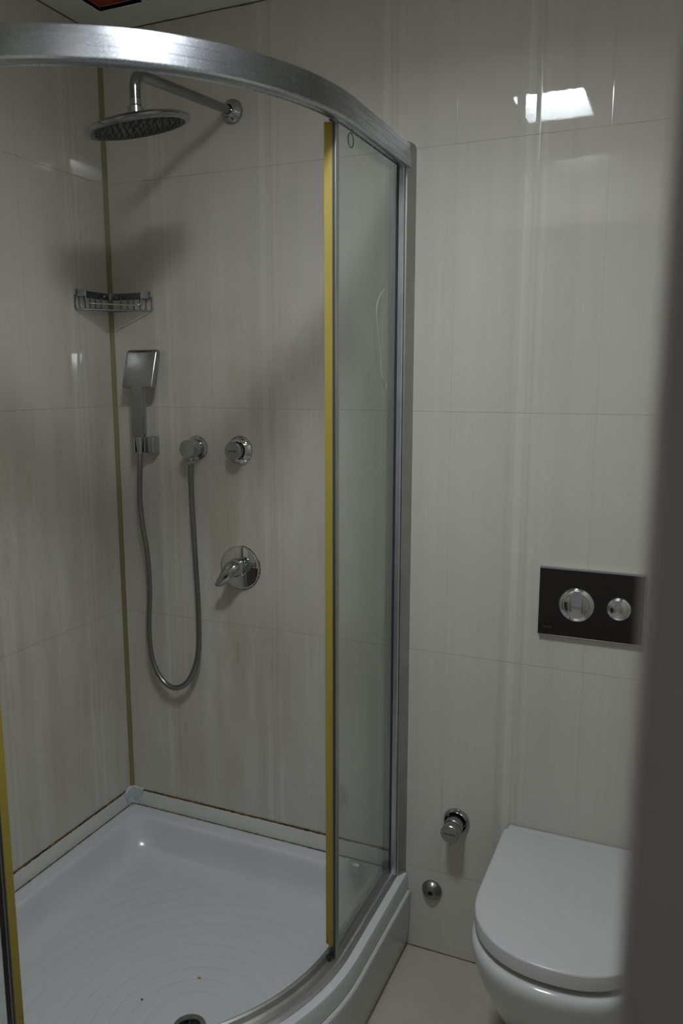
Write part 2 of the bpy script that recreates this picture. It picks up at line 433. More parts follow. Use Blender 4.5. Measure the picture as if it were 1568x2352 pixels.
# ceiling with an open square over the shower, showing the red board above
hx0, hx1, hy0, hy1 = 0.098, 0.23, -0.24, -0.108
bm = B()
lx0, lx1, ly0, ly1 = LAMP[0]-LAMP_HX, LAMP[0]+LAMP_HX, LAMP[1]-LAMP_HY, LAMP[1]+LAMP_HY
for x0, x1, y0, y1 in ((0, RX, hy1, 0), (0, hx0, hy0, hy1), (hx1, RX, hy0, hy1), (0, RX, ly1, hy0), (0, lx0, ly0, ly1), (lx1, RX, ly0, ly1), (0, RX, FY1, ly0)):
    box(bm, x0, x1, y0, y1, CZ, CZ+.010)
struct('ceiling', bm, M_ceil)
bm = B()
for x0, x1, y0, y1 in ((hx0-.008, hx1+.008, hy1, hy1+.008), (hx0-.008, hx1+.008, hy0-.008, hy0), (hx0-.008, hx0, hy0, hy1), (hx1, hx1+.008, hy0, hy1)):
    box(bm, x0, x1, y0, y1, CZ-.002, CZ+.010, .0008)
struct('trim_1', bm, M_ceil)
bm = B(); box(bm, hx0-.05, hx1+.05, hy0-.05, hy1+.05, CZ+.0105, CZ+.03); struct('trim_2', bm, M_red)
# uneven dark caulk line under the ceiling
bm = B(); pts = []
tube(bm, [(x/40*RX, -.001, CZ-.0005+.0016*math.sin(x*1.7)*random.random()) for x in range(41)], lambda i: .0016+.0014*random.random(), 6)
tube(bm, [(.001, -y/30*1.45, CZ-.0005) for y in range(31)], lambda i: .0016+.001*random.random(), 6)
struct('trim_3', bm, M_mould2)
# yellowed silicone in the shower corner
bm = B()
loops = []
for i in range(60):
    z = 0.255 + (CZ-.255)*i/59; a = .0112 + .0003*math.sin(i*1.3) + .0005*random.random()
    loops.append([Vector((0, 0, z)), Vector((a, 0, z)), Vector((a*.42, -a*.42, z)), Vector((0, -a*.7, z))])
loft(bm, loops); struct('trim_4', bm, M_sil, smooth=60)
# grout line floor / back wall
bm = B(); tube(bm, [(.90+i*.04, -.001, .0012) for i in range(22)], lambda i: .0010+.0010*random.random(), 6); struct('baseboard_back', bm, M_mould2)

# door frame the picture is taken through
d = bpy.data.objects.new('door_1', None); C.objects.link(d); d.location = (1.12, -1.51, 0); d['kind'] = 'structure'
bm = B(); box(bm, 1.4988, 1.545, -1.58, -1.44, 0, DZ, .003); obj('jamb', bm, M_frame, d)
bm = B(); box(bm, DX0-.01, DX0+.035, -1.58, -1.44, 0, DZ, .003); obj('jamb', bm, M_frame, d)
bm = B(); box(bm, DX0-.01, 1.545, -1.58, -1.44, DZ-.035, DZ+.01, .003); obj('head', bm, M_frame, d)
bm = B(); box(bm, 1.5005, 1.60, -1.592, -1.5655, 0, DZ+.06, .003); obj('casing', bm, M_frame, d)

# ceiling lamp
lp = thing('ceiling_light', 'square white panel light in the ceiling, reflected in the upper right tiles', 'light', (LAMP[0], LAMP[1], CZ))
bm = B(); t_ = .016
for x0, x1, y0, y1 in ((-LAMP_HX-t_, LAMP_HX+t_, LAMP_HY-.002, LAMP_HY+t_), (-LAMP_HX-t_, LAMP_HX+t_, -LAMP_HY-t_, -LAMP_HY+.002), (-LAMP_HX-t_, -LAMP_HX+.002, -LAMP_HY, LAMP_HY), (LAMP_HX-.002, LAMP_HX+t_, -LAMP_HY, LAMP_HY)):
    box(bm, LAMP[0]+x0, LAMP[0]+x1, LAMP[1]+y0, LAMP[1]+y1, CZ-.004, CZ-.0002, .001)
for x0, x1, y0, y1 in ((-LAMP_HX, LAMP_HX, LAMP_HY-.002, LAMP_HY), (-LAMP_HX, LAMP_HX, -LAMP_HY, -LAMP_HY+.002), (-LAMP_HX, -LAMP_HX+.002, -LAMP_HY, LAMP_HY), (LAMP_HX-.002, LAMP_HX, -LAMP_HY, LAMP_HY)):
    box(bm, LAMP[0]+x0, LAMP[0]+x1, LAMP[1]+y0, LAMP[1]+y1, CZ-.002, CZ+.060)
obj('frame', bm, M_lid, lp)
m, nt, b = mat('lamp_diffuser'); b.inputs['Emission Color'].default_value = LAMP_COLOR
b.inputs['Emission Strength'].default_value = LAMP_STRENGTH; b.inputs['Base Color'].default_value = (.8, .8, .8, 1)
bm = B(); box(bm, LAMP[0]-LAMP_HX, LAMP[0]+LAMP_HX, LAMP[1]-LAMP_HY, LAMP[1]+LAMP_HY, CZ+.054, CZ+.060)
obj('diffuser', bm, m, lp)

# ------------------------------------------------------------------ shower tray
W_ = 0.902; R_ = 0.552
def quad_loop(d, z, rb=None, n=14, na=40, ns=8):
    """outline of the quadrant tray shrunk by d"""
    rb = max(.0008, min(.085, (d-.012)*1.1)) if rb is None else rb
    P = []
    def arc(cx, cy, r, a0, a1, k):
        for i in range(k+1):
            a = a0+(a1-a0)*i/k; P.append(Vector((cx+r*math.cos(a), cy+r*math.sin(a), z)))
    def seg(p, q):
        for i in range(1, ns): P.append(Vector((p[0]+(q[0]-p[0])*i/ns, p[1]+(q[1]-p[1])*i/ns, z)))
    W = W_-d; R = R_-d; r1 = min(rb, .06); xr = W
    arc(d+rb, -d-rb, rb, PI, PI/2, n)
    seg((d+rb, -d), (xr-r1, -d))
    arc(xr-r1, -d-r1, r1, PI/2, 0, n)
    seg((xr, -d-r1), (xr, -Q))
    arc(Q, -Q, R, 0, -PI/2, na)
    seg((Q, -W), (d+r1, -W))
    arc(d+r1, -W+r1, r1, -PI/2, -PI, n)
    seg((d, -W+r1), (d, -d-rb))
    return P
tray = thing('shower_tray', 'white quadrant shower tray with ringed anti-slip floor under the curved enclosure', 'shower tray', (.45, -.45, 0))
LIFT = .0035
prof = [(0.012, .150, .0008), (0.0, .166, .0008), (0.0, .202, .0008), (.0025, .2085, .0012), (.008, .211, .002), (.020, .211, .01), (.036, .2108, .02), (.042, .2115, .03), (.046, .2115, .035),
        (.051, .2095, .045), (.056, .204, .055), (.061, .192, .063), (.068, .172, .070), (.077, .152, .078), (.088, .136, .088), (.102, .127, .098), (.118, .123, .105), (.135, .1215, .11)]
bm = B(); loops = [quad_loop(d_, z_+(LIFT if z_ >= .2 else 0), rb_) for d_, z_, rb_ in prof]
last = loops[-1]
for t, z in ((.2, .121), (.4, .1202), (.6, .1194), (.8, .1184), (.925, .1178)):
    loops.append([Vector((p.x+(DR[0]-p.x)*t, p.y+(DR[1]-p.y)*t, z)) for p in last])
hole = []
for p in last:
    v_ = Vector((p.x-DR[0], p.y-DR[1], 0)).normalized()*.031; hole.append(Vector((DR[0]+v_.x, DR[1]+v_.y, .1176)))
loops[-1] = hole
loft(bm, loops, cap0=False, cap1=False)
obj('basin', bm, M_tray, tray, smooth=28)
# apron panel in front, a little proud, thin rounded ledge on top
ap = [(.520, .163), (.5535, .163), (.5565, .1625), (.5595, .160), (.5605, .156), (.5602, .148), (.558, .10), (.556, .05), (.554, .012), (.548, .0), (.53, .0), (.53, .14), (.52, .14)]
st = stations(1, y_start=-.003)
loops = []
for i, (b_, nn) in enumerate(st): loops.append([Vector((b_[0]+nn[0]*r, b_[1]+nn[1]*r, z)) for r, z in ap])
# the panel end by the wall curls in towards the floor
bm = B(); loft(bm, loops); obj('apron', bm, M_acryl, tray, smooth=24)
# drain
bm = B(); lathe(bm, [(.0, -.022), (.0215, -.022), (.0225, -.002), (.0245, .0018), (.033, .0022), (.0365, .0), (.0365, -.002)], (*DR, .1185), n=56)
dr = obj('drain', bm, M_chrome, tray, smooth=35)
bm = B(); lathe(bm, [(0, -.013), (.0214, -.013), (.0214, -.017), (0, -.017)], (*DR, .1185), n=32); lathe(bm, [(0, .002), (.006, .002), (.0075, .0), (.0075, -.010)], (*DR, .111), n=32)
for k in range(6):
    a = k*PI/3; tube(bm, [(DR[0]+.005*math.cos(a), DR[1]+.005*math.sin(a), .112), (DR[0]+.021*math.cos(a), DR[1]+.021*math.sin(a), .1125)], .0016, 6)
obj('grate', bm, M_dark, dr)

# sealing strips and corner cap
def seal_strip(along, label):
    s = thing('sealing_strip', label, 'sealing strip', (.45, -.005, .235) if along == 'x' else (.005, -.45, .235))
    Ln = .8565
    prof_ = [(0, .2152), (.0, .2612), (.0025, .2617), (.0045, .258), (.0060, .2185), (.0060, .2152)]
    def P(u_, a_, z_): return Vector((u_, -a_, z_)) if along == 'x' else Vector((a_, -u_, z_))
    bm = B(); loft(bm, [[P(u_, a_, z_) for a_, z_ in prof_] for u_ in (.006, Ln)]); obj('strip', bm, M_pvc, s, smooth=30)
    bm = B(); random.seed(11 if along == 'x' else 23); n = 150
    tube(bm, [P(.008+(Ln-.008)*i/n, .0012+.0010*random.random(), .2630+.0012*random.random()) for i in range(n+1)], lambda i: .0019+.0016*random.random()**2, 7)
    obj('sealant_bead', bm, M_mould, s, smooth=60, label='brown mouldy sealant bead along the tiles')
    bm = B()
    tube(bm, [P(.02+(Ln-.02)*i/n, .0070+.0005*random.random(), .2150) for i in range(n+1)], lambda i: .0015+.0012*random.random()**2, 7)
    obj('sealant_bead', bm, M_mould2, s, smooth=60, label='thin dark sealant bead along the tray rim')
    return s
ssx = seal_strip('x', 'white sealing strip with brown mould between tray and wall under the shower taps')
seal_strip('y', 'white sealing strip with brown mould between tray and the left wall')
cap = [(.0, -.0, .2705), (.020, -.0, .2705), (.048, -.0, .2685), (.042, -.0, .244), (.030, -.0, .2165), (.014, -.0, .2155), (.0, -.014, .2155), (.0, -.028, .2165), (.0, -.038, .240), (.0, -.044, .262), (.0, -.020, .2705)]
bm = B(); lo = []
for th_, k_ in ((.0005, 1.0), (.0075, .985), (.0095, .94)):
    L_ = []
    for x, y, z in cap:
        cx_, cz_ = .0, .243; on_back = (y == 0)
        L_.append(Vector((max(x*k_, th_), min(y*k_, -th_), cz_+(z-cz_)*k_)))
    lo.append(L_)
loft(bm, lo)
obj('corner_cap', bm, M_cap, ssx, smooth=40, label='small white plastic cap in the back corner')

# ------------------------------------------------------------------ shower enclosure
enc = thing('shower_enclosure', 'curved aluminium framed glass shower enclosure with yellowed door seals', 'shower enclosure', (.88, -.02, .21))
ZT = 2.0405
# top rail: three bands separated by fine grooves, rounded lower lip
tp = [(.517, 1.990), (.516, 2.035), (.519, ZT), (.5355, ZT), (.5370, ZT-.001)]
def band(z1, z0, r): return [(r, z1), (r+.0005, (z1+z0)/2), (r+.0010, z0), (r+.0006, z0-.0001), (r+.0006, z0-.0011)]
z = ZT-.0015
for k, bh in enumerate((.0125, .0150, .0150)):
    tp += band(z, z-bh, .5375+.0012*k); z -= bh+.0012
tp += [(.5408, z), (.5395, z-.0035), (.536, z-.0058), (.531, z-.0066), (.526, z-.0066), (.525, z-.003), (.520, z-.003), (.519, z-.0066)]
st = stations(1, y_start=-.012, n_arc=72); st[-1] = ((.012, -Q), (0, -1))
bm = B(); sweep(bm, tp, st); obj('top_rail', bm, M_alu, enc, smooth=25)
# bottom rail
bp_ = [(.486, .2155), (.485, .232), (.4875, .238), (.492, .2405), (.497, .238), (.503, .230), (.508, .2285), (.511, .226), (.516, .2215), (.522, .2205), (.526, .2175), (.530, .2165), (.5315, .2155)]
bm = B(); sweep(bm, bp_, st); obj('bottom_rail', bm, M_alu_g, enc, smooth=25)
# wall profiles
def wall_profile(mir):
    bm = B(); pl = [(.8635, -.030), (.8635, -.0005), (.8785, -.0005), (.8785, -.034), (.8755, -.036), (.866, -.036)]
    loft(bm, [[Vector((x, y, z)) for x, y in pl] for z in (.2155, 2.0)])
    if mir: mirror_q(bm)
    p = obj('wall_profile', bm, M_alu2, enc, smooth=30)
    bm = B(); pl = [(.8787, -.0005), (.8787, -.031), (.8805, -.0325), (.884, -.031), (.8945, -.008), (.8955, -.0005)]
    def ins(z, k): return [Vector((.8787+(x-.8787)*k, y, z)) for x, y in pl]
    loft(bm, [ins(.2155, 1), ins(2.030, 1), ins(2.038, .93), ins(2.043, .75), ins(2.046, .45)])
    if mir: mirror_q(bm)
    obj('cover_profile', bm, M_alu_g, p, smooth=25)
    bm = B(); box(bm, .8575, .8634, -.030, -.020, .236, 1.998)
    if mir: mirror_q(bm)
    obj('gasket', bm, M_dark, p)
wall_profile(False); wall_profile(True)
# glass
def glass(mir):
    ss = stations(1, y_start=-.022, full=False, ang_end=math.radians(4.4), n_arc=80)
    bm = B(); sweep(bm, [(.507, .232), (.507, 2.003), (.512, 2.003), (.512, .232)], ss)
    if mir: mirror_q(bm)
    gp = obj('glass_panel', bm, M_glass, enc, smooth=30)
    bm = B(); box(bm, .8565, .8660, -.3945, -.3800, .232, 1.992, .001)
    if mir: mirror_q(bm)
    ep = obj('edge_profile', bm, M_alu_g, gp)
    bm = B(); box(bm, .8595, .8628, -.3962, -.3946, .232, 1.992)
    box(bm, .8562, .8566, -.392, -.380, .232, 1.992)
    if mir: mirror_q(bm)
    obj('gasket', bm, M_dark, ep)
    bm = B()
    lo = [[Vector((.8592, -.3930, z)), Vector((.8578, -.3950, z)), Vector((.8430+s, -.3990, z)), Vector((.8428+s, -.3965, z))] for z, s in ((.262, 0), (.267, 0), (1.9885, 0))]
    lo[0][2].z = .268; lo[0][3].z = .268; lo[0][0].z = .255; lo[0][1].z = .255
    loft(bm, lo)
    if mir: mirror_q(bm)
    obj('door_seal', bm, M_yellow, gp, label='yellowed plastic magnetic seal')
    bm = B(); box(bm, .852, .866, -.398, -.378, 1.990, 2.004, .002); lathe(bm, [(0, 0), (.005, 0), (.006, .004), (.006, .010), (0, .010)], (.858, -.389, 1.990), n=20)
    if mir: mirror_q(bm)
    obj('roller', bm, M_black, gp)
    bm = B(); box(bm, .850, .862, -.400, -.382, .238, .254, .002); lathe(bm, [(0, 0), (.004, .0), (.004, .012), (0, .012)], (.852, -.403, .226), n=16)
    if mir: mirror_q(bm)
    obj('door_guide', bm, M_black, gp)
    # drilled roller hole with a clear grommet, near the top
    bm = B(); n = 28
    for k in range(n):
        pass
    tube(bm, [(.8632, -.316+.0135*math.cos(2*PI*k/n), 1.975+.0135*math.sin(2*PI*k/n)) for k in range(n+1)], .0011, 8)
    if mir: mirror_q(bm)
    obj('grommet', bm, M_wire, gp)
    return gp
gpR = glass(False); glass(True)
# dried drip mark on the glass of the wall side panel
bm = B()
tube(bm, catmull([(.8624, -.112, 1.712), (.8624, -.150, 1.690), (.8624, -.166, 1.655), (.8624, -.150, 1.600), (.8624, -.138, 1.560), (.8624, -.128, 1.515), (.8624, -.105, 1.492), (.8624, -.094, 1.500)], 8), .0011, 6)
M_drip = simple('dried_drip', (.42, .42, .40), .6); obj('drip_mark', bm, M_drip, gpR)

# ------------------------------------------------------------------ wall fittings in the shower
AX = (0, -1, 0)
simple_chrome = chrome_mat('head_chrome', (.30, .30, .31), .10, .10)
# rain shower
rs = thing('rain_shower', 'round chrome rain shower head on a curved wall arm, high in the shower', 'shower head', (.41, 0, 2.172))
bm = B(); lathe(bm, [(.0, .0), (.029, .0), (.030, .003), (.0285, .008), (.022, .014), (.0155, .018), (.0135, .024), (.012, .024)], (.41, -.001, 2.172), AX, 40); obj('flange', bm, M_chrome, rs, smooth=40)
bm = B(); arm = round_path([(.41, -.004, 2.172), (.41, -.394, 2.136), (.41, -.394, 2.076)], .045, 12)
tube(bm, resample(arm, .006), .0112, 20); obj('arm', bm, simple_chrome, rs, smooth=60)
bm = B(); lathe(bm, [(.011, .030), (.0125, .029), (.0125, .018), (.011, .0165), (.011, .015), (.017, .013), (.0175, .004), (.0185, -.010), (.0185, -.014)], (.41, -.394, 2.055), n=32); obj('ball_joint', bm, M_chrome, rs, smooth=30)
tilt = Matrix.Translation((.41, -.394, 2.043)) @ Vector((0, 0, 1)).rotation_difference(Vector((-.112, -.21, 1)).normalized()).to_matrix().to_4x4() @ Matrix.Translation((-.41, .394, -2.043))
HR = .1125
bm = B(); lathe(bm, [(.018, .008), (.030, .007), (.07, .004), (.094, .0005), (.104, -.003), (HR, -.0075), (.1115, -.0125), (.108, -.0155), (.100, -.0165)], (.41, -.394, 2.043), n=96)
bmesh.ops.transform(bm, matrix=tilt, verts=bm.verts); hd = obj('head', bm, simple_chrome, rs, smooth=50)
bm = B(); lathe(bm, [(.1005, -.0164), (.094, -.0125), (.0, -.0125)], (.41, -.394, 2.043), n=96)
for ri, cnt in ((.012, 5), (.026, 10), (.040, 15), (.054, 20), (.068, 26), (.080, 31), (.088, 35)):
    for k in range(cnt):
        a = 2*PI*k/cnt + ri*30
        lathe(bm, [(.0022, 0), (.0016, -.0055), (0, -.0058)], (.41+ri*math.cos(a), -.394+ri*math.sin(a), 2.043-.0125), n=7)
bmesh.ops.transform(bm, matrix=tilt, verts=bm.verts); obj('nozzle_plate', bm, simple('nozzle_rubber', (.10, .10, .10), .35, metal=.4), hd, smooth=50)

# corner basket
cb = thing('corner_basket', 'chrome wire soap basket in the shower corner', 'soap basket', (.0, -.0, 1.69))
LB = .143; zb0, zb1 = 1.727, 1.7445
bm = B()
cx = [Vector((.0015, -LB+.004, 0)), Vector((.0015, -.010, 0)), Vector((.010, -.0015, 0)), Vector((LB-.004, -.0015, 0))]
pin = [Vector((.022, -LB+.020, 0)), Vector((.0045, -LB+.0035, 0)), Vector((.0015, -LB+.010, 0)), Vector((.0015, -.014, 0)), Vector((.005, -.005, 0)), Vector((.014, -.0015, 0)), Vector((LB-.010, -.0015, 0)), Vector((LB-.0035, -.0045, 0)), Vector((LB-.020, -.022, 0))]
pth = round_path(pin, .006, 4)
loops = []
for i, p in enumerate(pth):
    t = (pth[min(i+1, len(pth)-1)]-pth[max(i-1, 0)]).normalized(); nrm = Vector((t.y, -t.x, 0))*.0011
    loops.append([p-nrm+Vector((0, 0, zb0)), p+nrm+Vector((0, 0, zb0)), p+nrm+Vector((0, 0, zb1)), p-nrm+Vector((0, 0, zb1))])
for L_ in loops:
    for v in L_: v.x = max(v.x, .0003); v.y = min(v.y, -.0003)
loft(bm, loops); obj('wall_band', bm, M_wire, cb, smooth=40)
for sx in (.026, .072):
    for mir in (0, 1):
        bm = B(); lathe(bm, [(0, .0045), (.003, .0042), (.0045, .0025), (.005, 0)], (sx if sx < .05 else .026, -.002, (zb0+zb1)/2), AX, 16)
        if sx > .05: bm.free(); continue
        if mir: mirror_q(bm)
        obj('mounting_screw', bm, M_chrome, cb, smooth=40)
bm = B(); zr = 1.6935
tube(bm, round_path([(.003, -LB, zb0+.004), (.003, -LB, zr), (LB, -.003, zr), (LB, -.003, zb0+.004)], .006, 4), .0019, 8); obj('front_rail', bm, M_wire, cb, smooth=60)
for yy in (.1265, .106, .0855, .0645, .041):
    bm = B(); tube(bm, round_path([(.003, -yy, zb0+.004), (.003, -yy, zr+.002), (yy*.98, -.003, zr+.002), (yy*.98, -.003, zb0+.004)], .006, 4), .0017, 8)
    obj('wire', bm, M_wire, cb, smooth=60)
bm = B(); a0 = Vector((.021, -LB+.021, 0)); a1 = Vector((LB-.021, -.021, 0)); dd = (a1-a0).normalized()
tube(bm, round_path([a0+Vector((0, 0, zb1-.004)), a0+Vector((0, 0, 1.717)), a0+dd*.008+Vector((0, 0, 1.7095)), a1-dd*.008+Vector((0, 0, 1.7085)), a1+Vector((0, 0, 1.716)), a1+Vector((0, 0, zb1-.004))], .006, 4), .0014, 8)
obj('front_guard', bm, M_chrome, cb, smooth=60)

# hand shower bracket (fixed to the wall)
br = thing('shower_bracket', 'small chrome wall bracket cradling the hand shower', 'bracket', (.139, 0, 1.33))
bm = B(); box(bm, .1295, .1520, -.030, -.0005, 1.305, 1.353, .004, 3); obj('mount', bm, M_chrome, br, smooth=40)
bm = B()
pl = []
for k in range(17):
    a = math.radians(-10+ (k/16)*250); pl.append((.1140+.0185*math.cos(a), -.0405+.0185*math.sin(a)))
ins = []
for k in range(16, -1, -1):
    a = math.radians(-10+(k/16)*250); ins.append((.1140+.0140*math.cos(a), -.0405+.0140*math.sin(a)))
loop = pl+ins
loft(bm, [[Vector((x, y, z)) for x, y in loop] for z in (1.309, 1.352)])
box(bm, .1300, .1420, -.0335, -.026, 1.309, 1.352, .002); obj('cradle', bm, M_chrome, br, smooth=40)

# hand shower
hs = thing('hand_shower', 'square chrome hand shower hanging in its bracket with a flexible hose loop', 'hand shower', (.117, -.052, 1.33))
sh = Matrix(((1, 0, 0, 0), (0, 1, .30, -1.488*.30), (0, 0, 1, 0), (0, 0, 0, 1)))
bm = B(); box(bm, .0775, .1800, -.071, -.050, 1.487, 1.590, .008, 4, rot=sh)
hd2 = obj('head', bm, M_chrome_d, hs, smooth=40)
bm = B(); box(bm, .084, .1735, -.0505, -.0475, 1.493, 1.584, .001, 1, rot=sh); obj('spray_face', bm, simple('spray_rubber', (.25, .25, .25), .4), hd2)
bm = B()
def rr_loop(cx_, cy_, hx, hy, z, r, n=5):
    P = []
    for (sx, sy, a0) in ((1, 1, 0), (-1, 1, PI/2), (-1, -1, PI), (1, -1, 1.5*PI)):
        for k in range(n+1):
            a = a0+(PI/2)*k/n; P.append(Vector((cx_+sx*(hx-r)+r*math.cos(a), cy_+sy*(hy-r)+r*math.sin(a), z)))
    return P
loft(bm, [rr_loop(.1215, -.0545, .0155, .0095, 1.352, .006), rr_loop(.1215, -.0545, .0185, .0115, 1.358, .006), rr_loop(.1235, -.0555, .0190, .0115, 1.42, .006), rr_loop(.1270, -.0590, .0190, .0110, 1.480, .005), rr_loop(.1280, -.0590, .0200, .0100, 1.498, .005)])
obj('handle', bm, M_chrome_d, hs, smooth=40)
bm = B(); lathe(bm, [(0, 0), (.0095, 0), (.0100, .004), (.0132, .040), (.0132, .048), (0, .048)], (.1195, -.0525, 1.305), n=28); obj('cone_nut', bm, M_chrome, hs, smooth=30)
HDX, HDY = -.0055, .0115
hp = [(x-HDX, y-HDY, z) for x, y, z in [(0.114, -0.041, 1.309), (0.114, -0.043, 1.285), (0.111, -0.043, 1.235), (0.106, -0.04, 1.173), (0.11, -0.037, 1.098), (0.119, -0.034, 1.022), (0.12, -0.031, 0.919), (0.111, -0.03, 0.788), (0.123, -0.031, 0.697), (0.157, -0.032, 0.643), (0.202, -0.033, 0.63), (0.248, -0.032, 0.663), (0.278, -0.03, 0.745), (0.282, -0.028, 0.873), (0.2755, -0.028, 1.059), (0.2735, -0.032, 1.206), (0.2785, -0.0378, 1.286)]]
P = resample(catmull(hp, 24), .0019)
bm = B(); tube(bm, P, lambda i: .0080 if i % 2 else .0067, 10); obj('hose', bm, chrome_mat('hose_steel', (.31, .31, .31), .25, .2), hs, smooth=80)
bm = B(); lathe(bm, [(0, 0), (.0085, 0), (.0095, .002), (.0115, .0045), (.0115, .0095), (0, .0095)], (.279-HDX, -.038-HDY, 1.283), n=6); obj('hose_nut', bm, M_chrome, hs)
hs.location = (.117+HDX, -.052+HDY, 1.33)

# hose outlet
ho = thing('hose_outlet', 'round chrome wall outlet feeding the hand shower hose', 'wall outlet', (.277, 0, 1.325))
bm = B(); lathe(bm, [(0, 0), (.0325, 0), (.0335, .003), (.032, .007), (.027, .009), (.024, .009)], (.277, -.0005, 1.325), AX, 48); obj('flange', bm, M_chrome, ho, smooth=35)
bm = B(); lathe(bm, [(.024, 0), (.0245, .002), (.0245, .044), (.0235, .046), (0, .0465)], (.277, -.008, 1.325), AX, 48)
lathe(bm, [(.0095, 0), (.0095, .012)], (.279, -.038, 1.293), n=20); obj('body', bm, M_chrome, ho, smooth=35)

def text_mesh(s, size, mtx, ext=.0002):
    cu = bpy.data.curves.new('t', 'FONT'); cu.body = s; cu.size = size; cu.extrude = ext; cu.align_x = 'CENTER'; cu.align_y = 'CENTER'
    o = bpy.data.objects.new('t', cu); C.objects.link(o); bpy.context.view_layer.update()
    me = bpy.data.meshes.new_from_object(o); bpy.data.objects.remove(o)
    bm = B(); bm.from_mesh(me); bpy.data.meshes.remove(me)
    bmesh.ops.transform(bm, matrix=mtx, verts=bm.verts); return bm
def on_wall(x, y, z): return Matrix.Translation((x, y, z)) @ Matrix.Rotation(PI/2, 4, 'X')

# stop valve knob
kn = thing('diverter_valve', 'small round chrome diverter knob right of the hose outlet', 'tap knob', (.411, 0, 1.323))
bm = B(); lathe(bm, [(0, 0), (.039, 0), (.0395, .002), (.037, .007), (.030, .012), (.024, .015)], (.411, -.0005, 1.323), AX, 56); obj('flange', bm, M_mirror, kn, smooth=35)
bm = B(); lathe(bm, [(.021, 0), (.0225, .004), (.0215, .018), (.0245, .022), (.0245, .027), (.023, .0285), (0, .0285)], (.411, -.012, 1.323), AX, 48); hk = obj('handle', bm, M_chrome_d, kn, smooth=35)
obj('lettering', text_mesh('Artema', .0085, on_wall(.411, -.0408, 1.323)), M_ink, hk)

# mixer
mx_ = thing('shower_mixer', 'chrome single lever shower mixer on a large round plate', 'mixer tap', (.405, 0, 1.0))
bm = B(); lathe(bm, [(0, 0), (.0600, 0), (.0608, .002), (.0595, .005), (.056, .0065), (.024, .0085)], (.405, -.0008, 1.0), AX, 72); obj('plate', bm, M_mirror, mx_, smooth=30)
bm = B(); lathe(bm, [(.026, 0), (.0255, .010), (.023, .012), (.0215, .026), (.020, .030), (0, .031)], (.405, -.007, 1.0), AX, 48); obj('neck', bm, M_chrome, mx_, smooth=35)
bm = B()
sec = [((.412, -.016, 1.008), .012, .014), ((.412, -.028, 1.008), .0240, .024), ((.411, -.046, 1.006), .0250, .0240), ((.4035, -.055, .9965), .0225, .0190), ((.3930, -.057, .985), .0205, .0175), ((.3815, -.055, .973), .0180, .0145), ((.3710, -.0525, .962), .0150, .0115), ((.3655, -.051, .9565), .0095, .0070)]
loops = []
for i, (c_, hw, hh_) in enumerate(sec):
    nxt = Vector(sec[min(i+1, len(sec)-1)][0]); prv = Vector(sec[max(i-1, 0)][0]); t = (nxt-prv).normalized()
    s_ = Vector((1, 0, 0)); n_ = t.cross(s_).normalized()
    L_ = []
    for k in range(24):
        a = 2*PI*k/24; ca, sa = math.cos(a), math.sin(a); e = .85
        L_.append(Vector(c_)+s_*hw*math.copysign(abs(ca)**e, ca)+n_*hh_*math.copysign(abs(sa)**e, sa))
    loops.append(L_)
loft(bm, loops); lv = obj('lever', bm, M_chrome, mx_, smooth=55)
bm = B(); random.seed(5)
tube(bm, [(.405+.0610*math.cos(-1.9+i*3.4/60), -.001, 1.0+.0610*math.sin(-1.9+i*3.4/60)) for i in range(61)], lambda i: .0005+.0018*random.random()**2, 6)
obj('sealant_bead', bm, M_mould, mx_, label='crumbling brown sealant round the plate')

# ------------------------------------------------------------------ by the toilet
av = thing('angle_valve', 'chrome angle valve with round handle on the wall beside the toilet', 'valve', (1.030, 0, .392))
bm = B(); lathe(bm, [(0, 0), (.034, 0), (.0345, .003), (.0325, .009), (.029, .013), (.0275, .0125), (.026, .006)], (1.030, -.0005, .392), AX, 56); obj('flange', bm, M_chrome, av, smooth=35)
bm = B(); lathe(bm, [(.0235, 0), (.024, .003), (.024, .034), (.0225, .036), (0, .036)], (1.030, -.006, .391), AX, 48); obj('body', bm, M_chrome_d, av, smooth=35)
bm = B(); lathe(bm, [(.018, 0), (.0225, .002), (.0232, .006), (.0232, .026), (.0215, .028), (0, .0284)], (1.030, -.040, .390), AX, 48)
hv = obj('handle', bm, M_chrome_d, av, smooth=35)
bm = B(); lathe(bm, [(.0030, 0), (.0030, .014), (.0022, .015), (0, .015)], (1.030, -.058, .369), (0, 0, -1), 14); obj('indicator_pin', bm, M_chrome, hv, smooth=35)
obj('lettering', text_mesh('Artema', .0095, on_wall(1.030, -.0687, .391)), M_ink2, hv)

bm = B(); lathe(bm, [(0, 0), (.0268, 0), (.0275, .002), (.026, .006), (.019, .014), (.012, .019), (.0085, .0205), (.0065, .0195), (.006, .012), (0, .012)], (.969, -.0005, .180), AX, 48)
pc = thing('pipe_cap', 'small domed grey metal pipe cap low on the wall beside the shower tray', 'pipe cap', (.969, 0, .180))
obj('dome', bm, simple('dull_nickel', (.30, .29, .285), .28, metal=.9, var=.2, vscale=60), pc, smooth=40)
bm = B(); lathe(bm, [(0, 0), (.0062, 0), (.0062, .002), (0, .002)], (.969, -.0125, .180), AX, 20); obj('plug', bm, M_black, pc)

